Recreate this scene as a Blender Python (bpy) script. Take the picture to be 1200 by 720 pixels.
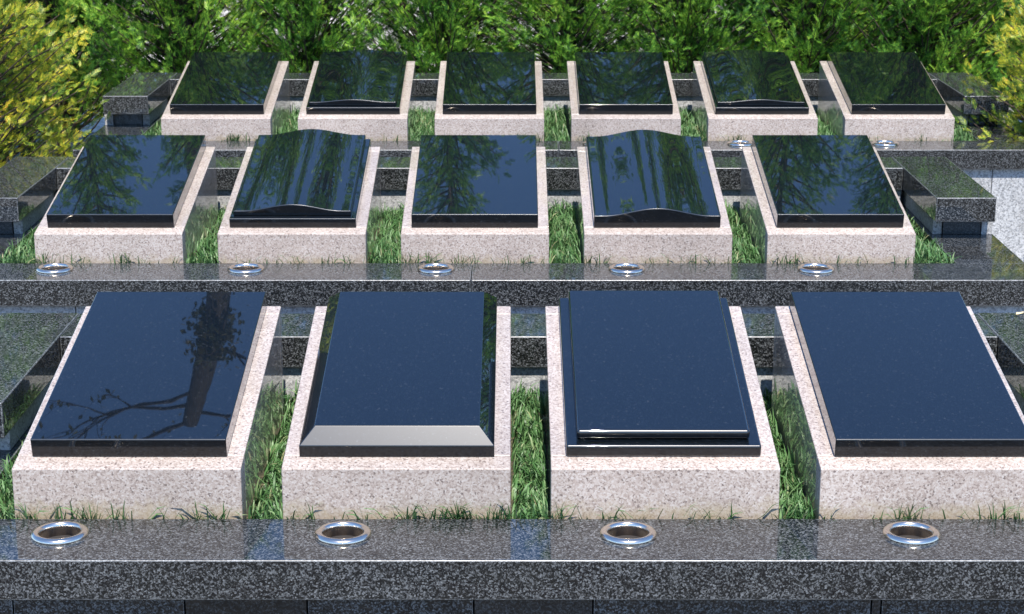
import bpy, bmesh, math, random
import numpy as np
from mathutils import Vector, Matrix, Euler

for o in list(bpy.data.objects):
    bpy.data.objects.remove(o)
C = bpy.context.scene.collection
S = bpy.context.scene
R = math.radians

# ------------------------------------------------------------------ camera
CAM_H = 1.797
cd = bpy.data.cameras.new('camera')
cam = bpy.data.objects.new('camera', cd)
C.objects.link(cam)
cam.location = (0, 0, CAM_H)
cam.rotation_euler = (R(90 - 14.89), 0, 0)
cd.sensor_width = 36
cd.lens = 66.0
cd.clip_start = 0.05
cd.clip_end = 2000
cd.dof.use_dof = True
cd.dof.focus_distance = 5.6
cd.dof.aperture_fstop = 15.0
S.camera = cam

# ------------------------------------------------------------------ light
SUN_EL, SUN_AZ = 61.0, 5.0           # azimuth: degrees to the right of straight behind the camera
w = bpy.data.worlds.new('World')
S.world = w
w.use_nodes = True
nt = w.node_tree
bg = nt.nodes['Background']
sky = nt.nodes.new('ShaderNodeTexSky')
sky.sky_type = 'NISHITA'
sky.sun_disc = False
sky.sun_elevation = R(SUN_EL)
sky.sun_rotation = R(180 - SUN_AZ)
sky.air_density = 1.0
sky.dust_density = 0.0
sky.ozone_density = 8.0
sky.altitude = 600
nt.links.new(sky.outputs[0], bg.inputs[0])
bg.inputs[1].default_value = 0.15
sd = bpy.data.lights.new('sun', 'SUN')
sd.energy = 4.6
sd.angle = R(0.53)
sd.color = (1.0, 0.935, 0.845)
sun = bpy.data.objects.new('sun', sd)
C.objects.link(sun)
sp = Vector((math.sin(R(SUN_AZ)) * math.cos(R(SUN_EL)), -math.cos(R(SUN_AZ)) * math.cos(R(SUN_EL)), math.sin(R(SUN_EL))))
sun.rotation_euler = (-sp).to_track_quat('-Z', 'Y').to_euler()
sun.location = (2, -6, 12)

S.view_settings.view_transform = 'Standard'
S.view_settings.look = 'None'
S.view_settings.gamma = 1
S.view_settings.use_curve_mapping = False
S.view_settings.exposure = 1.0
S.render.engine = 'CYCLES'
S.render.resolution_x, S.render.resolution_y = 1024, 614

# ------------------------------------------------------------------ materials
def new_mat(name):
    m = bpy.data.materials.new(name)
    m.use_nodes = True
    n = m.node_tree
    return m, n, n.nodes['Principled BSDF']

def ramp(n, stops, interp='LINEAR'):
    r = n.nodes.new('ShaderNodeValToRGB')
    cr = r.color_ramp
    cr.interpolation = interp
    while len(cr.elements) < len(stops):
        cr.elements.new(0.5)
    for e, (p, c) in zip(cr.elements, stops):
        e.position = p
        e.color = (*c, 1)
    return r

def math_node(n, op, a, b=None):
    k = n.nodes.new('ShaderNodeMath')
    k.operation = op
    for i, v in enumerate((a, b)):
        if v is None:
            continue
        if isinstance(v, (int, float)):
            k.inputs[i].default_value = v
        else:
            n.links.new(v, k.inputs[i])
    return k.outputs[0]

def mix_col(n, fac, a, b, mode='MIX'):
    k = n.nodes.new('ShaderNodeMix')
    k.data_type = 'RGBA'
    k.blend_type = mode
    for idx, v in ((0, fac), (6, a), (7, b)):
        if isinstance(v, (int, float)):
            k.inputs[idx].default_value = v
        elif isinstance(v, tuple):
            k.inputs[idx].default_value = (*v, 1)
        else:
            n.links.new(v, k.inputs[idx])
    return k.outputs[2]

def granite(name, stops, scale, rough, coat=0.0, coat_rough=0.03, bump=0.0, stain=None, spots=None, coat_ior=1.5, warp=0.004, spec=.5, splash=None):
    m, n, b = new_mat(name)
    geo = n.nodes.new('ShaderNodeNewGeometry')
    pos = geo.outputs['Position']
    nz = n.nodes.new('ShaderNodeTexNoise')
    nz.inputs['Scale'].default_value = scale * 1.3
    n.links.new(pos, nz.inputs['Vector'])
    sc = n.nodes.new('ShaderNodeVectorMath'); sc.operation = 'MULTIPLY_ADD'
    n.links.new(nz.outputs['Color'], sc.inputs[0])
    sc.inputs[1].default_value = (warp,) * 3
    n.links.new(pos, sc.inputs[2])
    v1 = n.nodes.new('ShaderNodeTexVoronoi')
    v1.inputs['Scale'].default_value = scale
    n.links.new(sc.outputs[0], v1.inputs['Vector'])
    sep = n.nodes.new('ShaderNodeSeparateColor')
    n.links.new(v1.outputs['Color'], sep.inputs[0])
    v2 = n.nodes.new('ShaderNodeTexVoronoi')
    v2.inputs['Scale'].default_value = scale * 2.1
    n.links.new(sc.outputs[0], v2.inputs['Vector'])
    sep2 = n.nodes.new('ShaderNodeSeparateColor')
    n.links.new(v2.outputs['Color'], sep2.inputs[0])
    f = math_node(n, 'ADD', math_node(n, 'MULTIPLY', sep.outputs[0], 0.68), math_node(n, 'MULTIPLY', sep2.outputs[1], 0.32))
    r = ramp(n, stops)
    n.links.new(f, r.inputs[0])
    col = r.outputs[0]
    if spots:
        thr, scol = spots
        col = mix_col(n, math_node(n, 'GREATER_THAN', sep.outputs[2], thr), col, scol)
    # broad tonal drift of the stone, and wear stains with their own shape
    big = n.nodes.new('ShaderNodeTexNoise')
    big.inputs['Scale'].default_value = 3.1
    big.inputs['Detail'].default_value = 6
    n.links.new(pos, big.inputs['Vector'])
    rb = ramp(n, [(0.3, (0.86, 0.86, 0.86)), (0.7, (1.1, 1.1, 1.1))])
    n.links.new(big.outputs[0], rb.inputs[0])
    col = mix_col(n, 1.0, col, rb.outputs[0], 'MULTIPLY')
    oi = n.nodes.new('ShaderNodeObjectInfo')
    rv = ramp(n, [(0, (.90, .90, .90)), (.5, (1.0, .985, .975)), (1, (1.06, 1.06, 1.06))])
    n.links.new(oi.outputs['Random'], rv.inputs[0])
    col = mix_col(n, 1.0, col, rv.outputs[0], 'MULTIPLY')
    if splash:
        tc = n.nodes.new('ShaderNodeTexCoord')
        sx = n.nodes.new('ShaderNodeSeparateXYZ')
        n.links.new(tc.outputs['Object'], sx.inputs[0])
        sn = n.nodes.new('ShaderNodeTexNoise'); sn.inputs['Scale'].default_value = 26; sn.inputs['Detail'].default_value = 7; sn.inputs['Roughness'].default_value = .68
        n.links.new(pos, sn.inputs['Vector'])
        hz = n.nodes.new('ShaderNodeMapRange')
        hz.inputs['From Min'].default_value = 0.0; hz.inputs['From Max'].default_value = .075
        hz.inputs['To Min'].default_value = .30; hz.inputs['To Max'].default_value = -.15
        n.links.new(sx.outputs[2], hz.inputs['Value'])
        sm = n.nodes.new('ShaderNodeMapRange')
        sm.inputs['From Min'].default_value = .55; sm.inputs['From Max'].default_value = .85
        n.links.new(math_node(n, 'ADD', sn.outputs[0], hz.outputs[0]), sm.inputs['Value'])
        col = mix_col(n, math_node(n, 'MULTIPLY', sm.outputs[0], splash[0]), col, splash[1])
    if stain:
        st = n.nodes.new('ShaderNodeTexNoise')
        st.inputs['Scale'].default_value = 9
        st.inputs['Detail'].default_value = 8
        st.inputs['Roughness'].default_value = 0.7
        n.links.new(pos, st.inputs['Vector'])
        rs = ramp(n, [(0.52, (0, 0, 0)), (0.72, (1, 1, 1))])
        n.links.new(st.outputs[0], rs.inputs[0])
        fs = math_node(n, 'MULTIPLY', rs.outputs[0], stain[0])
        col = mix_col(n, fs, col, stain[1])
    n.links.new(col, b.inputs['Base Color'])
    # roughness varies a little: smears, dust
    rr = n.nodes.new('ShaderNodeMapRange')
    rr.inputs['From Min'].default_value = 0.3; rr.inputs['From Max'].default_value = 0.7
    rr.inputs['To Min'].default_value = rough * 0.8; rr.inputs['To Max'].default_value = min(1, rough * 1.25)
    n.links.new(big.outputs[0], rr.inputs['Value'])
    n.links.new(rr.outputs[0], b.inputs['Roughness'])
    b.inputs['Specular IOR Level'].default_value = spec
    if coat:
        b.inputs['Coat Weight'].default_value = coat
        b.inputs['Coat Roughness'].default_value = coat_rough
        b.inputs['Coat IOR'].default_value = coat_ior
    if bump:
        bp = n.nodes.new('ShaderNodeBump')
        bp.inputs['Strength'].default_value = bump
        bp.inputs['Distance'].default_value = 0.004
        n.links.new(f, bp.inputs['Height'])
        n.links.new(bp.outputs[0], b.inputs['Normal'])
    return m

def g(v, t=(1, 1, 1)):
    return tuple(v * c for c in t)

cool = (0.93, 1.0, 1.06)
M = {}
M['dark'] = granite('dark_granite_polished', [(0.0, g(.002, cool)), (.38, g(.005, cool)), (.5, g(.014, cool)), (.62, g(.042, cool)), (.78, g(.10, cool)), (1, g(.19, cool))],
                    250, 0.42, 0.9, 0.03, stain=(.08, (.06, .065, .055)), coat_ior=1.45, spec=.12, warp=.003)
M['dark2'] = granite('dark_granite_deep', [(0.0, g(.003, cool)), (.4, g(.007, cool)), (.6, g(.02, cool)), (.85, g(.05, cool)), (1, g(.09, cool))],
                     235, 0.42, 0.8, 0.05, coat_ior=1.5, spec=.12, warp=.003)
PINK = [(0.0, (.15, .118, .106)), (.2, (.255, .208, .184)), (.42, (.35, .296, .264)), (.62, (.385, .336, .305)), (.85, (.44, .40, .372)), (1, (.49, .465, .445))]
M['pink'] = granite('pink_granite_polished', PINK, 215, 0.4, 1.0, 0.03, spots=(.972, (.15, .12, .11)), stain=(.10, (.29, .245, .19)), coat_ior=1.45, warp=.003)
M['pink_front'] = granite('pink_granite_honed', PINK, 215, 0.5, 0, 0, spots=(.972, (.15, .12, .11)), stain=(.16, (.29, .245, .19)), spec=.3, warp=.003, bump=.08, splash=(.6, (.31, .25, .155)))
M['dark_arris_glint'] = granite('dark_granite_arris_glint', [(0.0, g(.02, cool)), (.4, g(.05, cool)), (.7, g(.13, cool)), (1, g(.25, cool))], 235, 0.33, spec=.9, warp=.003)  # lighter colour carries the bright highlight line along the honed edges
M['light'] = granite('light_granite_rough', [(0.0, (.13, .135, .14)), (.25, (.24, .245, .25)), (.5, (.36, .365, .37)), (.8, (.45, .455, .46)), (1, (.5, .5, .5))],
                     130, 0.75, bump=.5, stain=(.2, (.22, .20, .16)))

def black_stone(name, cior, spec):
    m, n, b = new_mat(name)
    geo = n.nodes.new('ShaderNodeNewGeometry')
    pos = geo.outputs['Position']
    v = n.nodes.new('ShaderNodeTexVoronoi')
    v.inputs['Scale'].default_value = 230
    n.links.new(pos, v.inputs['Vector'])
    sep = n.nodes.new('ShaderNodeSeparateColor')
    n.links.new(v.outputs['Color'], sep.inputs[0])
    r = ramp(n, [(0, (.0012, .002, .003)), (.85, (.0022, .0038, .0058)), (.97, (.005, .0075, .011)), (.992, (.010, .012, .015)), (1, (.020, .023, .026))])
    n.links.new(sep.outputs[0], r.inputs[0])
    n.links.new(r.outputs[0], b.inputs['Base Color'])
    b.inputs['Roughness'].default_value = 0.30
    b.inputs['Specular IOR Level'].default_value = spec
    b.inputs['Coat Weight'].default_value = 1.0
    b.inputs['Coat Roughness'].default_value = 0.012
    b.inputs['Coat IOR'].default_value = cior
    # very slight polishing waviness
    nz = n.nodes.new('ShaderNodeTexNoise')
    nz.inputs['Scale'].default_value = 7
    nz.inputs['Detail'].default_value = 2
    n.links.new(pos, nz.inputs['Vector'])
    bp = n.nodes.new('ShaderNodeBump')
    bp.inputs['Strength'].default_value = 0.02
    bp.inputs['Distance'].default_value = 0.003
    n.links.new(nz.outputs[0], bp.inputs['Height'])
    n.links.new(bp.outputs[0], b.inputs['Coat Normal'])
    return m
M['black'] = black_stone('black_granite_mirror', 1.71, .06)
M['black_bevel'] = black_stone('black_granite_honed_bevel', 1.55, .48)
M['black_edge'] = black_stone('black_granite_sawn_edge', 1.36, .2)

def chrome():
    m, n, b = new_mat('chromed_steel')
    b.inputs['Base Color'].default_value = (.72, .64, .555, 1)
    b.inputs['Metallic'].default_value = 1
    b.inputs['Roughness'].default_value = 0.2
    return m
M['chrome'] = chrome()
m, n, b = new_mat('dark_steel_cup')
b.inputs['Base Color'].default_value = (.22, .20, .185, 1)
b.inputs['Metallic'].default_value = 0.8
b.inputs['Roughness'].default_value = 0.35
M['cup'] = m

def soil():
    m, n, b = new_mat('soil')
    geo = n.nodes.new('ShaderNodeNewGeometry')
    nz = n.nodes.new('ShaderNodeTexNoise')
    nz.inputs['Scale'].default_value = 60; nz.inputs['Detail'].default_value = 8
    n.links.new(geo.outputs['Position'], nz.inputs['Vector'])
    r = ramp(n, [(.3, (.018, .016, .009)), (.55, (.05, .045, .022)), (.75, (.12, .10, .055))])
    n.links.new(nz.outputs[0], r.inputs[0])
    n.links.new(r.outputs[0], b.inputs['Base Color'])
    b.inputs['Roughness'].default_value = 1
    bp = n.nodes.new('ShaderNodeBump'); bp.inputs['Distance'].default_value = .01
    n.links.new(nz.outputs[0], bp.inputs['Height']); n.links.new(bp.outputs[0], b.inputs['Normal'])
    return m
M['soil'] = soil()

def paving(name, stops):
    m, n, b = new_mat(name)
    geo = n.nodes.new('ShaderNodeNewGeometry')
    v = n.nodes.new('ShaderNodeTexVoronoi'); v.inputs['Scale'].default_value = 45
    n.links.new(geo.outputs['Position'], v.inputs['Vector'])
    sep = n.nodes.new('ShaderNodeSeparateColor'); n.links.new(v.outputs['Color'], sep.inputs[0])
    r = ramp(n, stops)
    n.links.new(sep.outputs[0], r.inputs[0])
    nz = n.nodes.new('ShaderNodeTexNoise'); nz.inputs['Scale'].default_value = 1.7; nz.inputs['Detail'].default_value = 6
    n.links.new(geo.outputs['Position'], nz.inputs['Vector'])
    rb = ramp(n, [(.3, (.8, .8, .8)), (.7, (1.1, 1.08, 1.05))])
    n.links.new(nz.outputs[0], rb.inputs[0])
    n.links.new(mix_col(n, 1.0, r.outputs[0], rb.outputs[0], 'MULTIPLY'), b.inputs['Base Color'])
    b.inputs['Roughness'].default_value = .9
    bp = n.nodes.new('ShaderNodeBump'); bp.inputs['Distance'].default_value = .004
    n.links.new(v.outputs['Distance'], bp.inputs['Height']); n.links.new(bp.outputs[0], b.inputs['Normal'])
    return m
M['paving'] = paving('grey_paving', [(0, (.07, .07, .068)), (.5, (.12, .118, .112)), (1, (.18, .175, .165))])
M['gravel'] = paving('pale_gravel', [(0, (.30, .28, .25)), (.5, (.46, .43, .40)), (1, (.60, .57, .54))])

def leaf_mat(name, stops, transl=.35, rough=.45, patch=None, patch_scale=2.5):
    m, n, b = new_mat(name)
    geo = n.nodes.new('ShaderNodeNewGeometry')
    r = ramp(n, stops)
    fac = geo.outputs['Random Per Island']
    if patch:
        nz = n.nodes.new('ShaderNodeTexNoise'); nz.inputs['Scale'].default_value = patch_scale; nz.inputs['Detail'].default_value = 3
        n.links.new(geo.outputs['Position'], nz.inputs['Vector'])
        mr = n.nodes.new('ShaderNodeMapRange')
        mr.inputs['From Min'].default_value = .36; mr.inputs['From Max'].default_value = .64
        n.links.new(nz.outputs[0], mr.inputs['Value'])
        fac = math_node(n, 'ADD', math_node(n, 'MULTIPLY', fac, 1 - patch), math_node(n, 'MULTIPLY', mr.outputs[0], patch))
    n.links.new(fac, r.inputs[0])
    n.links.new(r.outputs[0], b.inputs['Base Color'])
    b.inputs['Roughness'].default_value = rough
    b.inputs['Specular IOR Level'].default_value = .35
    t = n.nodes.new('ShaderNodeBsdfTranslucent')
    n.links.new(r.outputs[0], t.inputs['Color'])
    mx = n.nodes.new('ShaderNodeMixShader')
    mx.inputs[0].default_value = transl
    n.links.new(b.outputs[0], mx.inputs[1]); n.links.new(t.outputs[0], mx.inputs[2])
    n.links.new(mx.outputs[0], n.nodes['Material Output'].inputs['Surface'])
    return m
M['grass'] = leaf_mat('grass_blade', [(0, (.028, .075, .026)), (.45, (.068, .165, .05)), (.8, (.125, .24, .09)), (.95, (.20, .29, .135)), (1, (.26, .24, .13))], .22)
M['conifer'] = leaf_mat('conifer_spray', [(0, (.014, .05, .012)), (.3, (.05, .15, .022)), (.55, (.13, .32, .036)), (.82, (.34, .56, .06)), (1, (.56, .66, .11))], .28, patch=.4)
M['golden'] = leaf_mat('golden_conifer_spray', [(0, (.03, .08, .012)), (.35, (.10, .19, .022)), (.62, (.36, .40, .034)), (.88, (.62, .50, .04)), (1, (.60, .31, .045))], .2, patch=.5, patch_scale=4)
M['twigleaf'] = leaf_mat('young_leaf', [(0, (.05, .06, .02)), (1, (.12, .10, .04))], .3)

def bark(name, k):
    m, n, b = new_mat(name)
    geo = n.nodes.new('ShaderNodeNewGeometry')
    mp = n.nodes.new('ShaderNodeMapping'); mp.inputs['Scale'].default_value = (30, 30, 6)
    n.links.new(geo.outputs['Position'], mp.inputs['Vector'])
    nz = n.nodes.new('ShaderNodeTexNoise'); nz.inputs['Scale'].default_value = 1; nz.inputs['Detail'].default_value = 6
    n.links.new(mp.outputs[0], nz.inputs['Vector'])
    r = ramp(n, [(.3, g(k, (.025, .018, .013))), (.7, g(k, (.10, .07, .05)))])
    n.links.new(nz.outputs[0], r.inputs[0]); n.links.new(r.outputs[0], b.inputs['Base Color'])
    b.inputs['Roughness'].default_value = .9
    bp = n.nodes.new('ShaderNodeBump'); bp.inputs['Distance'].default_value = .01
    n.links.new(nz.outputs[0], bp.inputs['Height']); n.links.new(bp.outputs[0], b.inputs['Normal'])
    return m
M['bark'] = bark('bark', 1)
M['bark_dark'] = bark('dark_bark', .4)

# ------------------------------------------------------------------ helpers
def tag(o, label=None, cat=None, group=None, kind=None):
    for k, v in (('label', label), ('category', cat), ('group', group), ('kind', kind)):
        if v:
            o[k] = v
    return o

def empty(name, loc):
    o = bpy.data.objects.new(name, None)
    o.empty_display_size = 0.1
    C.objects.link(o)
    o.location = loc
    return o

def link_mesh(name, me, mat, parent=None, loc=(0, 0, 0), smooth_wn=False):
    if mat is not None and not me.materials:
        me.materials.append(mat)
    o = bpy.data.objects.new(name, me)
    C.objects.link(o)
    o.location = loc
    if parent is not None:
        o.parent = parent
    if smooth_wn:
        for p in me.polygons:
            p.use_smooth = True
        md = o.modifiers.new('weighted_normal', 'WEIGHTED_NORMAL')
        md.mode = 'FACE_AREA'
        md.weight = 60
        md.keep_sharp = False
    return o

def bm_mesh(bm, name):
    me = bpy.data.meshes.new(name)
    bmesh.ops.recalc_face_normals(bm, faces=bm.faces)
    bm.to_mesh(me)
    bm.free()
    return me

def hexa(bm, pts):
    """8 points: bottom ring (4) then top ring (4)."""
    vs = [bm.verts.new(p) for p in pts]
    for f in ((0, 3, 2, 1), (4, 5, 6, 7), (0, 1, 5, 4), (1, 2, 6, 5), (2, 3, 7, 6), (3, 0, 4, 7)):
        bm.faces.new([vs[i] for i in f])
    return vs

def box_mesh(name, x0, x1, y0, y1, z0, z1, bev=0.003, seg=2):
    bm = bmesh.new()
    hexa(bm, [(x0, y0, z0), (x1, y0, z0), (x1, y1, z0), (x0, y1, z0), (x0, y0, z1), (x1, y0, z1), (x1, y1, z1), (x0, y1, z1)])
    if bev:
        bmesh.ops.bevel(bm, geom=list(bm.edges), offset=bev, segments=seg, profile=.5, affect='EDGES')
    return bm_mesh(bm, name)

def arr_mesh(name, V, F):
    """numpy verts (n,3), faces (m,k) with constant k"""
    me = bpy.data.meshes.new(name)
    V = np.asarray(V, dtype=np.float32); F = np.asarray(F, dtype=np.int32)
    k = F.shape[1]
    me.vertices.add(len(V)); me.vertices.foreach_set('co', V.ravel())
    me.loops.add(F.size); me.loops.foreach_set('vertex_index', F.ravel())
    me.polygons.add(len(F))
    me.polygons.foreach_set('loop_start', np.arange(0, F.size, k, dtype=np.int32))
    try:
        me.polygons.foreach_set('loop_total', np.full(len(F), k, dtype=np.int32))
    except Exception:
        pass
    me.update(calc_edges=True)
    return me

rng = np.random.default_rng(11)
GROUND = -0.72
SLOPE = math.atan(0.192 / 0.938)
PW, PL = 0.600, 0.958           # plinth width, length along the slope
CAP_T, CAP_D = 0.107, 0.282
NOTE = 'the large golden shrub'

# ------------------------------------------------------------------ ground
bm = bmesh.new()
bmesh.ops.create_grid(bm, x_segments=40, y_segments=40, size=200)
for v_ in bm.verts:
    v_.co.z = 0
gnd = link_mesh('pavement', bm_mesh(bm, 'pavement'), M['paving'], loc=(0, 60, GROUND))
tag(gnd, 'grey paving around the granite terraces', kind='structure')
bm = bmesh.new()
for p_ in ((-40, 14.9), (40, 14.9), (60, 70), (-60, 70)):
    bm.verts.new((p_[0], p_[1], 0))
bm.faces.new(list(bm.verts))
tag(link_mesh('path', bm_mesh(bm, 'path'), M['gravel'], loc=(0, 0, GROUND + .004)), 'pale gravel path behind the hedge', kind='structure')

# ------------------------------------------------------------------ terraces
ROWS = [
    dict(word='four-plinth', Yp=4.634, Zc=0.000, dz=-.002, st=1.06, x0=-1.009, sp=.7055, n=4, iL=-1.431, iR=1.537, vx=(-1.156, -.432, .297, 1.021), joints=[]),
    dict(word='five-plinth', Yp=7.412, Zc=0.018, dz=-.015, st=1.17, x0=-1.634, sp=.742, n=5, iL=-2.093, iR=1.797, vx=(-1.822, -1.06, -.303, .457, 1.21), joints=[-.16]),
    dict(word='six-plinth', Yp=10.190, Zc=0.037, dz=-.011, st=1.15, x0=-1.622, sp=.749, n=6, iL=-2.062, iR=2.562, vx=(-1.895, -1.11, -.33, .454, 1.237, 2.02), joints=[.25]),
]

def cut_holes(o, xs, y, z, r):
    bm = bmesh.new()
    for x in xs:
        bmesh.ops.create_cone(bm, cap_ends=True, segments=40, radius1=r, radius2=r, depth=.16, matrix=Matrix.Translation((x, y, z - .03)))
    cme = bpy.data.meshes.new('cutter'); bm.to_mesh(cme); bm.free()
    co = bpy.data.objects.new('cutter', cme); C.objects.link(co)
    md = o.modifiers.new('cut', 'BOOLEAN'); md.operation = 'DIFFERENCE'; md.solver = 'EXACT'; md.object = co
    bpy.context.view_layer.update()
    dg = bpy.context.evaluated_depsgraph_get()
    ne = bpy.data.meshes.new_from_object(o.evaluated_get(dg))
    o.modifiers.clear()
    o.data = ne
    bpy.data.objects.remove(co)

def lathe(name, prof, seg=44):
    V, F = [], []
    for i in range(seg):
        a = 2 * math.pi * i / seg
        for r_, z_ in prof:
            V.append((r_ * math.cos(a), r_ * math.sin(a), z_))
    k = len(prof)
    for i in range(seg):
        j = (i + 1) % seg
        for q in range(k - 1):
            F.append((i * k + q, j * k + q, j * k + q + 1, i * k + q + 1))
    me = arr_mesh(name, V, F)
    for p in me.polygons:
        p.use_smooth = True
    return me

rim_prof = [(.0715, -.001), (.0727, .002), (.0726, .005), (.0712, .0085), (.0675, .0115), (.0625, .0132), (.0575, .0128), (.0545, .0108), (.0525, .0072), (.0518, .002), (.0515, -.022)]
cup_prof = [(.0517, -.020), (.0505, -.03), (.0490, -.095), (.045, -.100), (.0005, -.100)]
rim_me = lathe('rim', rim_prof)
cup_me = lathe('cup', cup_prof)
rim_me.materials.append(M['chrome']); cup_me.materials.append(M['cup'])

def part_box(parent, name, mat, x0, x1, y0, y1, z0, z1, bev=.003, seg=2):
    L = parent.location
    me = box_mesh(name, x0 - L.x, x1 - L.x, y0 - L.y, y1 - L.y, z0 - L.z, z1 - L.z, bev, seg)
    o = link_mesh(name, me, mat, parent, smooth_wn=True)
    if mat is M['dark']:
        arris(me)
    return o

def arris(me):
    """honed arrises on the polished kerb stones, edge highlight put into a lighter colour"""
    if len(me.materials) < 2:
        me.materials.append(M['dark_arris_glint'])
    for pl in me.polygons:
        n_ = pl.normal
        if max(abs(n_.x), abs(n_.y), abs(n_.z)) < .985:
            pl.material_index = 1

ORD = ['first', 'second', 'third', 'fourth', 'fifth', 'sixth']
for r_i, D in enumerate(ROWS):
    Yp, Zc, iL, iR = D['Yp'], D['Zc'], D['iL'], D['iR']
    oL, oR = iL - .255, iR + .255
    eL, eR = oL - .025, oR + .025
    root = empty('granite_terrace', ((iL + iR) / 2, Yp - .3, GROUND))
    tag(root, 'raised %s terrace of grey granite kerbs, caps and wall panels' % D['word'], 'terrace', 'raised granite terraces')
    # front cap stones, drilled for the vases
    xs = [eL] + D['joints'] + [eR]
    fy0, fy1 = Yp - .03 - CAP_D, Yp - .03
    for a, b_ in zip(xs[:-1], xs[1:]):
        o = part_box(root, 'cap_stone', M['dark'], a + .0012, b_ - .0012, fy0, fy1, Zc - CAP_T, Zc, .004, 3)
        vx = [x for x in D['vx'] if a < x < b_]
        if vx:
            o.modifiers.clear()
            cut_holes(o, [x - 0 for x in vx], fy0 + .168, Zc, .054)
            for p in o.data.polygons:
                p.use_smooth = True
            md = o.modifiers.new('weighted_normal', 'WEIGHTED_NORMAL'); md.weight = 60; md.keep_sharp = False
    # side caps (platform at cap level)
    part_box(root, 'side_cap', M['dark'], eL, iL, fy1 + .0015, Yp + 1.36, Zc - CAP_T, Zc - .001, .003)
    part_box(root, 'side_cap', M['dark'], iR, eR, fy1 + .0015, Yp + 1.36, Zc - CAP_T, Zc - .001, .003)
    # kerbs
    kz0, kz1 = Zc + .079, Zc + .184
    part_box(root, 'side_kerb', M['dark'], oL, iL, Yp + .385, Yp + 1.36, kz0, kz1, .004, 3)
    part_box(root, 'side_kerb', M['dark'], iR, oR, Yp + .385, Yp + 1.36, kz0, kz1, .004, 3)
    bj = [iL] + [D['x0'] + D['sp'] * q for q in range(1, D['n'] - 1, 2)] + [iR]
    for xa, xb in zip(bj[:-1], bj[1:]):
        part_box(root, 'back_kerb', M['dark'], xa + .0012, xb - .0012, Yp + 1.075, Yp + 1.357, kz0, kz1 - .0015, .004, 3)
        part_box(root, 'riser_panel', M['light'], xa + .001, xb - .001, Yp + 1.094, Yp + 1.33, Zc - .14, kz0 - .001, .002)
    # side risers: light inner and outer panels, dark core
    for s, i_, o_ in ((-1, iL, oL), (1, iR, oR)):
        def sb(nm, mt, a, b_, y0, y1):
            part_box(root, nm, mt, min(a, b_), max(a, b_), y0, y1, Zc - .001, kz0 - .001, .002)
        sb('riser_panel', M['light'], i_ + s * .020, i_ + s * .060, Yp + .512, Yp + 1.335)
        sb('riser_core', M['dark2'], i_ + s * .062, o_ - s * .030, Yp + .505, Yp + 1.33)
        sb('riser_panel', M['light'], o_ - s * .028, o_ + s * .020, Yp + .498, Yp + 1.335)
    # base walls
    zt = Zc - CAP_T - .001
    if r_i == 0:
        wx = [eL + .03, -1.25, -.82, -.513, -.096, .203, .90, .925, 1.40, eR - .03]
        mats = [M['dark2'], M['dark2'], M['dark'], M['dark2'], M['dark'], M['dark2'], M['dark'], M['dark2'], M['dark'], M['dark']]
        mats = [M['dark'], M['dark'], M['dark2'], M['dark'], M['dark2'], M['dark'], M['dark2'], M['dark'], M['dark']]  # shade and reflections below the cap overhang, put into two granite tones
    else:
        step = .62
        k = int((eR - eL) / step)
        wx = [eL + .03 + (eR - eL - .06) * q / k for q in range(k + 1)]
        if r_i == 2:
            wx = [x for x in wx if x < 2.3] + [2.575, eR - .03]
        mats = [M['light']] * (len(wx) - 1)
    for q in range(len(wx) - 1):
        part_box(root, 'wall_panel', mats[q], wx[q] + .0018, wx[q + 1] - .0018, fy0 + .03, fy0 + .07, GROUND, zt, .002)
    for x_ in (eL + .03, eR - .07):
        for q in range(2):
            ya = fy0 + .075 + q * (Yp + 1.33 - fy0 - .075) / 2; yb = fy0 + .075 + (q + 1) * (Yp + 1.33 - fy0 - .075) / 2
            part_box(root, 'wall_panel', M['light'], x_, x_ + .04, ya + .002, yb - .002, GROUND, zt, .002)
    part_box(root, 'wall_panel', M['light'], eL + .075, eR - .075, Yp + 1.335, Yp + 1.36, GROUND, zt, .002)
    part_box(root, 'soil', M['soil'], iL + .001, iR - .001, fy1 + .001, Yp + 1.093, Zc - .10, Zc - .036, 0)

    # vases
    for k, x in enumerate(D['vx']):
        v_ = empty('flower_vase', (x, fy0 + .168, Zc))
        link_mesh('rim', rim_me, None, v_)
        link_mesh('cup', cup_me, None, v_)
        tag(v_, 'sunken chrome flower vase in the %s terrace cap, %s from %s' % (D['word'], ORD[k], NOTE), 'vase', 'chrome flower vases')

# ------------------------------------------------------------------ plinths
def slope_pt(s, t, base_h=.129):
    """offset along the slope s, normal to it t -> (y, z) from the plinth front at cap level"""
    return (s * math.cos(SLOPE) - t * math.sin(SLOPE), base_h + s * math.sin(SLOPE) + t * math.cos(SLOPE))

def plinth_piece(name, xa, xb, sa, sb, zb=-.055):
    ya, za = slope_pt(sa, 0); yb, zb2 = slope_pt(sb, 0)
    bm = bmesh.new()
    hexa(bm, [(xa, ya, zb), (xb, ya, zb), (xb, yb, zb), (xa, yb, zb), (xa, ya, za), (xb, ya, za), (xb, yb, zb2), (xa, yb, zb2)])
    bmesh.ops.bevel(bm, geom=list(bm.edges), offset=.0035, segments=2, profile=.5, affect='EDGES')
    return bm_mesh(bm, name)
h = PW / 2
P_PARTS = [('front_panel', plinth_piece('front_panel', -h, h, 0, .068)),
           ('side_panel', plinth_piece('side_panel', -h, -h + .09, .0695, PL - .0555)),
           ('side_panel', plinth_piece('side_panel', h - .09, h, .0695, PL - .0555)),
           ('back_panel', plinth_piece('back_panel', -h, h, PL - .054, PL))]
for nm, me in P_PARTS:
    me.materials.append(M['pink_front'] if nm == 'front_panel' else M['pink'])

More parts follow.
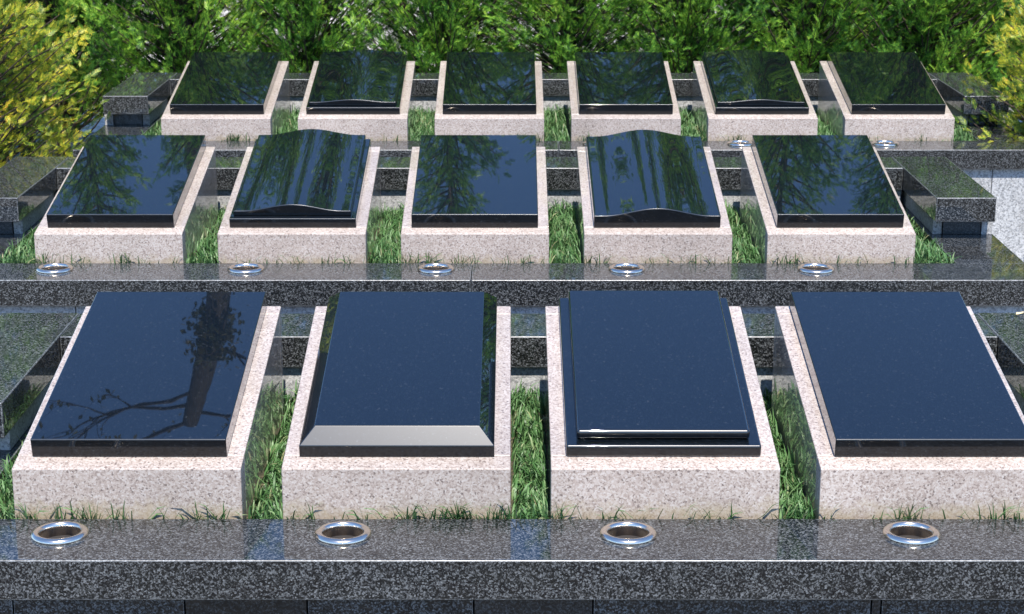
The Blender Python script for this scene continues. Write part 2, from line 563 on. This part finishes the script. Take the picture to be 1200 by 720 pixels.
# ------------------------------------------------------------------ slabs (local: x, s along slope, t normal)
SW = .515
S0, S1 = .058, .946
def slab_flat():
    return [('slab', slab_box(-SW / 2, SW / 2, S0, S1, .001, .052, .0035))]
def slab_box(xa, xb, sa, sb, t0, t1, bev):
    return box_mesh('slab', xa, xb, sa, sb, t0, t1, bev, 3)
def slab_bevelled():
    bm = bmesh.new()
    i = .040; a = SW / 2
    r0 = [(-a, S0, .001), (a, S0, .001), (a, S1, .001), (-a, S1, .001)]
    r1 = [(x, y, .033) for x, y, z in r0]
    r2 = [(-a + i, S0 + i, .070), (a - i, S0 + i, .070), (a - i, S1 - i, .070), (-a + i, S1 - i, .070)]
    rings = [[bm.verts.new(p) for p in r] for r in (r0, r1, r2)]
    bm.faces.new(rings[0][::-1]); bm.faces.new(rings[2])
    for q in range(2):
        for k in range(4):
            bm.faces.new([rings[q][k], rings[q][(k + 1) % 4], rings[q + 1][(k + 1) % 4], rings[q + 1][k]])
    bmesh.ops.bevel(bm, geom=list(bm.edges), offset=.002, segments=3, profile=.5, affect='EDGES')
    return [('slab', bm_mesh(bm, 'slab'))]
def slab_tiered():
    a = SW / 2
    return [('base_tier', slab_box(-a, a, S0, S1, .001, .0335, .006)),
            ('upper_tier', slab_box(-a + .028, a - .028, S0 + .030, S1 - .004, .034, .060, .009))]
def hump_mesh(xa, xb, sa, sb, t0, t_edge, rise, kind):
    N = 48
    top, bot = [], []
    bm = bmesh.new()
    prof = []
    for k in range(N + 1):
        u = -1 + 2 * k / N
        if kind == 'arch':
            z = t_edge + rise * (1 - u * u)
        else:
            z = t_edge + rise * (math.cos(max(-1, min(1, u / .86)) * math.pi) * .5 + .5)
        prof.append((xa + (xb - xa) * (u + 1) / 2, z))
    rings = []
    for s in (sa, sb):
        rings.append(([bm.verts.new((x, s, t0)) for x, z in prof], [bm.verts.new((x, s, z)) for x, z in prof]))
    (b0, t0_), (b1, t1_) = rings
    for k in range(N):
        bm.faces.new([t0_[k], t0_[k + 1], t1_[k + 1], t1_[k]])
        bm.faces.new([b0[k + 1], b0[k], b1[k], b1[k + 1]])
    bm.faces.new(b0 + t0_[::-1]); bm.faces.new(t1_ + b1[::-1])
    bm.faces.new([b0[0], t0_[0], t1_[0], b1[0]]); bm.faces.new([t0_[N], b0[N], b1[N], t1_[N]])
    bm.normal_update()
    sharp = [e for e in bm.edges if len(e.link_faces) == 2 and e.calc_face_angle(0) > .5]
    bmesh.ops.bevel(bm, geom=sharp, offset=.0035, segments=3, profile=.5, affect='EDGES')
    return bm_mesh(bm, 'slab')
def slab_hump_tiered(rise=.024):
    a = SW / 2
    return [('base_tier', slab_box(-a, a, S0, S1, .001, .036, .004)),
            ('upper_tier', hump_mesh(-a + .014, a - .022, S0 + .03, S1 - .004, .0365, .054, rise, 'wave'))]
def slab_arch():
    a = SW / 2
    return [('slab', hump_mesh(-a, a, S0, S1, .001, .046, .028, 'wave'))]

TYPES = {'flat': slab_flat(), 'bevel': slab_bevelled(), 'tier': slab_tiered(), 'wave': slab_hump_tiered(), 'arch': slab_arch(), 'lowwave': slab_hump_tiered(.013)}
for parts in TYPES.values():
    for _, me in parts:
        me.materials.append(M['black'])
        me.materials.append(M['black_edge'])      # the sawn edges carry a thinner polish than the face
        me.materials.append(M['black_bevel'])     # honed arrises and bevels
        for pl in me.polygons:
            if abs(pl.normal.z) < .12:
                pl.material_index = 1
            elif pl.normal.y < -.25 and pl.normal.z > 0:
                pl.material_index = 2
LAY = [['flat', 'bevel', 'tier', 'flat'], ['flat', 'wave', 'flat', 'arch', 'flat'], ['flat', 'lowwave', 'flat', 'flat', 'lowwave', 'flat']]
DESC = {'flat': 'plain flat polished black slab', 'bevel': 'polished black slab with wide bevelled edges', 'tier': 'two-tier polished black slab with stepped rounded edge',
        'lowwave': 'two-tier polished black slab with slightly bowed top',
        'wave': 'two-tier polished black slab with wavy top', 'arch': 'polished black slab with gently arched top'}
jr = random.Random(4)
for D, row in zip(ROWS, LAY):
    for k, kind in enumerate(row):
        X = D['x0'] + D['sp'] * k
        unique = sum(x == kind for x in row) == 1
        p = empty('granite_plinth', (X, D['Yp'], D['Zc'] + D['dz']))
        for nm, me in P_PARTS:
            link_mesh(nm, me, None, p, smooth_wn=True)
        tag(p, 'speckled pink granite plinth on %s terrace, %s from %s' % (D['word'], ORD[k], NOTE), 'plinth', 'pink granite plinths')
        y0, z0 = slope_pt(0, 0)
        s = empty('memorial_slab', (X + jr.uniform(-.002, .002), D['Yp'] + y0, D['Zc'] + D['dz'] + z0))
        s.scale = (1, 1, D['st'])
        s.rotation_euler = (SLOPE, 0, R(jr.uniform(-.12, .12)))
        for nm, me in TYPES[kind]:
            link_mesh(nm, me, None, s, smooth_wn=True)
        lab = DESC[kind] + (' on the %s terrace' % D['word'])
        if not unique:
            lab += ', %s plinth from %s' % (ORD[k], NOTE)
        tag(s, lab, 'gravestone', 'polished black memorial slabs')

# ------------------------------------------------------------------ grass
def grass(D, dens):
    Yp, Zc = D['Yp'], D['Zc']
    ya, yb = Yp - .028, Yp + 1.088
    xa, xb = D['iL'] + .004, D['iR'] - .004
    n_ = int((xb - xa) * (yb - ya) * dens)
    x = rng.uniform(xa, xb, n_); y = rng.uniform(ya, yb, n_)
    keep = np.ones(n_, bool)
    ylen = PL * math.cos(SLOPE)
    for k in range(D['n']):
        X = D['x0'] + D['sp'] * k
        keep &= ~((np.abs(x - X) < h + .003) & (y > Yp - .003) & (y < Yp + ylen + .003))
    # patchy growth
    f = np.sin(x * 23 + 1.3 * np.sin(y * 17)) * np.sin(y * 19 + x * 5) * .5 + .5
    f2 = np.sin(x * 61 + 2) * np.sin(x * 37 + D['Yp'] * 3) * .5 + .5
    front = y < Yp
    keep &= np.where(front, rng.random(n_) < .03 + .85 * f2 ** 2, rng.random(n_) < .45 + .55 * f)
    x, y, f, f2k = x[keep], y[keep], f[keep], f2[keep]
    # tufts rooted in the joint in front of the plinths
    tx, ty = [], []
    for k in range(D['n']):
        X = D['x0'] + D['sp'] * k
        for _ in range(int(rng.integers(2, 8))):
            c = X + rng.uniform(-h, h); m_ = int(2 + 40 * rng.random() ** 2)
            tx.append(c + rng.normal(0, rng.uniform(.006, .03), m_)); ty.append(rng.uniform(Yp - .022, Yp - .008, m_))
    tx = np.concatenate(tx); ty = np.concatenate(ty)
    nt_ = len(tx)
    x = np.concatenate([x, tx]); y = np.concatenate([y, ty]); f = np.concatenate([f, np.ones(nt_)]); f2k = np.concatenate([f2k, np.ones(nt_)])
    n_ = len(x)
    H = rng.gamma(7, .0066, n_) * (.7 + .5 * f)
    front = y < Yp
    H = np.where(front, H * 1.5 * (.5 + .7 * rng.random(n_) ** 2 + .3 * f2k), H).clip(.015, .10)
    wd = rng.uniform(.0015, .0033, n_)
    az = rng.uniform(0, 2 * np.pi, n_)
    # blades next to a plinth lean away from it
    lean = H * rng.uniform(.15, .85, n_)
    dx, dy = np.cos(az), np.sin(az)
    for k in range(D['n']):
        X = D['x0'] + D['sp'] * k
        near = (np.abs(x - X) < h + .035) & (y > Yp)
        dx = np.where(near, np.sign(x - X) * np.abs(dx), dx)
    dy = np.where(front, -np.abs(dy) * .8, dy)
    px, py = -dy, dx
    zb = Zc - .04
    tw = rng.uniform(-.6, .6, n_)
    V = np.zeros((n_, 7, 3))
    for j, (t, ww) in enumerate(((0, .8), (.4, 1.0), (.75, .72))):
        cx = x + dx * lean * t * t; cy = y + dy * lean * t * t
        cz = zb + H * (t - .18 * t * t * lean / H)
        for q, s in ((0, -1), (1, 1)):
            V[:, j * 2 + q] = np.stack([cx + s * px * wd * ww, cy + s * py * wd * ww, cz + s * tw * wd * ww], 1)
    V[:, 6] = np.stack([x + dx * lean, y + dy * lean, zb + H * (1 - .18 * lean / H) - lean * .15], 1)
    base = (np.arange(n_) * 7)[:, None]
    tri = np.concatenate([base + np.array(q) for q in ((0, 1, 3), (0, 3, 2), (2, 3, 5), (2, 5, 4), (4, 5, 6))], 0)
    o = link_mesh('grass', arr_mesh('grass', V.reshape(-1, 3), tri), M['grass'])
    tag(o, 'green grass growing between the plinths of the %s terrace' % D['word'], 'grass', kind='stuff')
for D, dens in zip(ROWS, (27000, 21000, 17000)):
    grass(D, dens)

# ------------------------------------------------------------------ foliage
def frond_template():
    V, F = [], []
    def dia(p, a, L, wd):
        c, s = math.cos(a), math.sin(a)
        k = len(V)
        for u, v in ((0, 0), (.45, -wd), (1, 0), (.45, wd)):
            x = p[0] + L * (u * c) - v * s; y = p[1] + L * (u * s) + v * c
            V.append((x, y, -.22 * x * x + .0 * y + .12 * abs(y)))
        F.append((k, k + 1, k + 2, k + 3))
    dia((0, 0), 0, 1.0, .036)
    for t in (.14, .32, .50, .67, .82):
        for s in (-1, 1):
            dia((t + .03 * s, 0), s * R(36), .50 * (1 - .62 * t), .038 * (1 - .35 * t))
    return np.array(V), np.array(F)
FT_V, FT_F = frond_template()

def place_fronds(P, A, Nn, L):
    """P origins, A axes, Nn approx normals, L lengths -> verts, faces"""
    A = A / np.linalg.norm(A, axis=1, keepdims=True)
    B = np.cross(Nn, A); B /= np.linalg.norm(B, axis=1, keepdims=True) + 1e-9
    N2 = np.cross(A, B)
    V = (P[:, None, :] + L[:, None, None] * (FT_V[None, :, 0:1] * A[:, None] + FT_V[None, :, 1:2] * B[:, None] + FT_V[None, :, 2:3] * N2[:, None]))
    k = len(FT_V)
    F = (np.arange(len(P)) * k)[:, None, None] + FT_F[None]
    return V.reshape(-1, 3), F.reshape(-1, 4)

def tube(V, F, pts, rad, k=6):
    base = len(V)
    for i, (p, r_) in enumerate(zip(pts, rad)):
        p = Vector(p)
        d = (Vector(pts[min(i + 1, len(pts) - 1)]) - Vector(pts[max(i - 1, 0)])).normalized()
        u = d.orthogonal().normalized(); v = d.cross(u)
        for q in range(k):
            a = 2 * math.pi * q / k
            V.append(tuple(p + (u * math.cos(a) + v * math.sin(a)) * r_))
    for i in range(len(pts) - 1):
        for q in range(k):
            F.append((base + i * k + q, base + i * k + (q + 1) % k, base + (i + 1) * k + (q + 1) % k, base + (i + 1) * k + q))

def conifer_meshes(seed, H, Rb, per_m, fpb, up=.6, fl=(.06, .115), bushy=False):
    g_ = np.random.default_rng(seed)
    nbr = int(H * per_m)
    tv, tf = [], []
    wob = [(g_.normal(0, .012), g_.normal(0, .012)) for _ in range(9)]
    tp = [(wob[i][0], wob[i][1], H * .97 * i / 8) for i in range(9)]
    tube(tv, tf, tp, [.055 * (1 - .9 * i / 8) + .004 for i in range(9)], 8)
    P, A, Nn, L = [], [], [], []
    for k in range(nbr):
        q_ = (k + g_.random()) / nbr
        # denser low down, thinner towards the tip
        z = (.05 + .94 * (q_ if bushy else np.interp(q_, (0, .55, .88, 1), (.04, .34, .72, 1)))) * H
        u = z / H
        if bushy:
            rad = Rb * (1 - u ** 2.6) ** .6 * (.55 + .45 * min(1, u / .18))
        else:
            rad = Rb * (1 - u ** 1.9) ** .8
        rad *= g_.uniform(.5, 1.16)
        a = k * 2.39996 + g_.normal(0, .25)
        uu = up * g_.uniform(.6, 1.35)
        d = np.array([math.cos(a), math.sin(a), uu]); d /= np.linalg.norm(d)
        ln = rad / math.hypot(d[0], d[1])
        b0 = np.array([0, 0, max(.03, z - ln * d[2] * .55)])
        mid = b0 + d * ln * .5 + np.array([0, 0, -.03 * ln])
        tube(tv, tf, [tuple(b0), tuple(mid), tuple(b0 + d * ln * .93)], [.009, .006, .0025], 4)
        nf = max(4, int(fpb * (.5 + .6 * rad / Rb)))
        pn = np.cross(d, g_.normal(0, 1, 3)); pn /= np.linalg.norm(pn)
        for j in range(nf):
            t = g_.uniform(.62, 1.04) if g_.random() < (.6 if bushy else .74) else g_.uniform(.1, .62)
            side = np.cross(pn, d) * g_.choice([-1, 1])
            ax = d * g_.uniform(.35, 1.0) + side * g_.uniform(.0, .9) + np.array([0, 0, .25]) * g_.random() + g_.normal(0, .22, 3)
            P.append(b0 + d * ln * t + g_.normal(0, .018, 3)); A.append(ax)
            Nn.append(pn + g_.normal(0, .45, 3)); L.append(g_.uniform(*fl) * (1.1 - .25 * t))
    V, F = place_fronds(np.array(P), np.array(A), np.array(Nn), np.array(L))
    cm = arr_mesh('crown', V, F)
    return cm, arr_mesh('trunk', tv, tf)

VAR = [conifer_meshes(s, 4.9, .67, 175, 31, up=.62, fl=(.045, .09)) for s in (1, 2, 3)]
for cm, tm in VAR:
    cm.materials.append(M['conifer']); tm.materials.append(M['bark'])

def add_tree(name, meshes, loc, rz, sc, szz, label, cat, group):
    t = empty(name, loc)
    t.rotation_euler = (0, 0, rz); t.scale = (sc, sc, szz)
    link_mesh('crown', meshes[0], None, t)
    link_mesh('trunk', meshes[1], None, t)
    tag(t, label, cat, group)
    return t
# px column -> x at the hedge line
hedge = [(-85, 12.7, 1.0, 1.04), (65, 12.65, .98, 1.14), (215, 12.6, 1.03, 1.10), (362, 12.65, .95, 1.05), (520, 12.7, 1.0, 1.12), (665, 12.6, 1.0, .93),
         (800, 12.65, .97, 1.03), (945, 12.7, 1.08, 1.16), (1085, 12.6, 1.02, 1.08), (1230, 12.65, 1.05, 1.03), (1370, 12.7, 1.0, 1.0)]
ORD2 = ORD + ['seventh', 'eighth', 'ninth', 'tenth', 'eleventh']
tr = random.Random(8)
for k, (px, Y, sc, sz) in enumerate(hedge):
    X = (px - 600) * (Y * .9664 + .36) / 2200
    add_tree('conifer_tree', VAR[k % 3], (X, Y, GROUND), tr.uniform(0, 6.28), sc, sz, 'bright green conifer of the hedge row, %s from the golden shrub end' % ORD2[k], 'tree', 'conifers of the hedge')
for k, (X, Y) in enumerate(((3.15, 13.9), (4.1, 13.7), (-3.5, 13.4), (-4.3, 13.6), (2.3, 14.1))):
    add_tree('conifer_tree', VAR[(k + 1) % 3], (X, Y, GROUND), tr.uniform(0, 6.28), 1.05, .98, 'green conifer standing behind the hedge row, %s' % ['behind the smaller golden shrub', 'out beyond the smaller golden shrub', 'behind the large golden shrub', 'out beyond the large golden shrub', 'behind the last hedge gap'][k], 'tree', 'conifers behind the hedge')

GB = conifer_meshes(21, 1.95, .74, 300, 29, up=.6, fl=(.045, .09), bushy=True)
GB2 = conifer_meshes(22, 1.75, .66, 300, 29, up=.6, fl=(.045, .09), bushy=True)
for gm in (GB, GB2):
    gm[0].materials.append(M['golden']); gm[1].materials.append(M['bark'])
add_tree('golden_shrub', GB, (-3.0, 10.1, GROUND), .4, 1, 1, 'large golden yellow conifer shrub with orange tips beside the granite kerbs', 'shrub', 'golden shrubs')
add_tree('golden_shrub', GB2, (3.22, 10.35, GROUND), 1.9, 1, 1, 'smaller golden yellow conifer shrub overhanging the end of a granite cap', 'shrub', 'golden shrubs')

# bare pollarded tree, seen in the mirror of the first slab
def bare_tree():
    t = empty('bare_tree', (-2.62, 15.0, GROUND))
    tv, tf = [], []
    g_ = random.Random(5)
    Ht = 9.98
    pts, rad = [], []
    for i in range(15):
        u = i / 14
        pts.append((-.10 * u + .06 * math.sin(u * 9) - .50 * max(0, u - .80) / .20, .08 * math.sin(u * 6), Ht * u))
        rad.append(.155 - .05 * u if u < .97 else .08)
    tube(tv, tf, pts, rad, 10)
    lv, lf = [], []
    def leaf(p):
        k = len(lv)
        a = Vector((g_.uniform(-1, 1), g_.uniform(-1, 1), g_.uniform(-1, .3))).normalized() * g_.uniform(.05, .09)
        b_ = a.orthogonal().normalized() * a.length * .3
        for q in (Vector(p), Vector(p) + a * .5 + b_, Vector(p) + a, Vector(p) + a * .5 - b_):
            lv.append(tuple(q))
        lf.append((k, k + 1, k + 2, k + 3))
    def grow(p, d, L, r_, depth):
        n_ = 5
        ps, rs = [tuple(p)], [r_]
        q = Vector(p); dd = Vector(d).normalized()
        for i in range(n_):
            dd = (dd + Vector((g_.gauss(0, .18), g_.gauss(0, .18), g_.gauss(.03, .16)))).normalized()
            q = q + dd * L / n_
            ps.append(tuple(q)); rs.append(r_ * (1 - .75 * (i + 1) / n_))
            if depth > 0 and i >= 1:
                for _ in range(1):
                    sd_ = (dd + Vector((g_.uniform(-1, 1), g_.uniform(-1, 1), g_.uniform(-.5, .8))) * .95).normalized()
                    grow(q, sd_, L * g_.uniform(.35, .6), rs[-1] * .7, depth - 1)
            if depth <= 1 and g_.random() < .5:
                leaf(q)
        tube(tv, tf, ps, rs, 5)
    def at(u):
        i = min(13, int(u * 14)); f = u * 14 - i
        return Vector(pts[i]).lerp(Vector(pts[i + 1]), f)
    for u, a, L in ((.955, 3.3, 1.5), (.975, 2.9, 1.7), (.985, .3, .8), (1.0, 3.2, 1.5), (.90, 6.0, .7)):
        grow(at(min(u, .999)), (math.cos(a), math.sin(a) * .6, .28), L, .024, 2)
    # leafy clump on the stub
    for _ in range(900):
        c = at(g_.uniform(.865, .905))
        leaf(c + Vector((g_.gauss(.02, .10), g_.gauss(0, .11), g_.gauss(0, .12))))
    link_mesh('trunk', arr_mesh('trunk', tv, tf), M['bark_dark'], t)
    link_mesh('crown', arr_mesh('crown', lv, lf), M['twigleaf'], t)
    tag(t, 'tall bare tree with thick trunk and thin twigs behind the hedge', 'tree')
bare_tree()

# a dry leaf lying on the kerb
lv = [(-.016, 0, 0), (-.006, .009, .004), (.008, .008, .003), (.018, 0, .006), (.008, -.008, .004), (-.006, -.009, .003), (0, 0, 0)]
lme = bpy.data.meshes.new('fallen_leaf')
lme.from_pydata(lv, [], [(6, 0, 1), (6, 1, 2), (6, 2, 3), (6, 3, 4), (6, 4, 5), (6, 5, 0)])
m, n, b = new_mat('dry_leaf'); b.inputs['Base Color'].default_value = (.62, .50, .28, 1); b.inputs['Roughness'].default_value = .7
o = link_mesh('fallen_leaf', lme, m, loc=(1.672, 5.97, .1862))
o.rotation_euler = (0, 0, .5)
tag(o, 'small pale dry leaf lying on the granite side kerb', 'leaf')
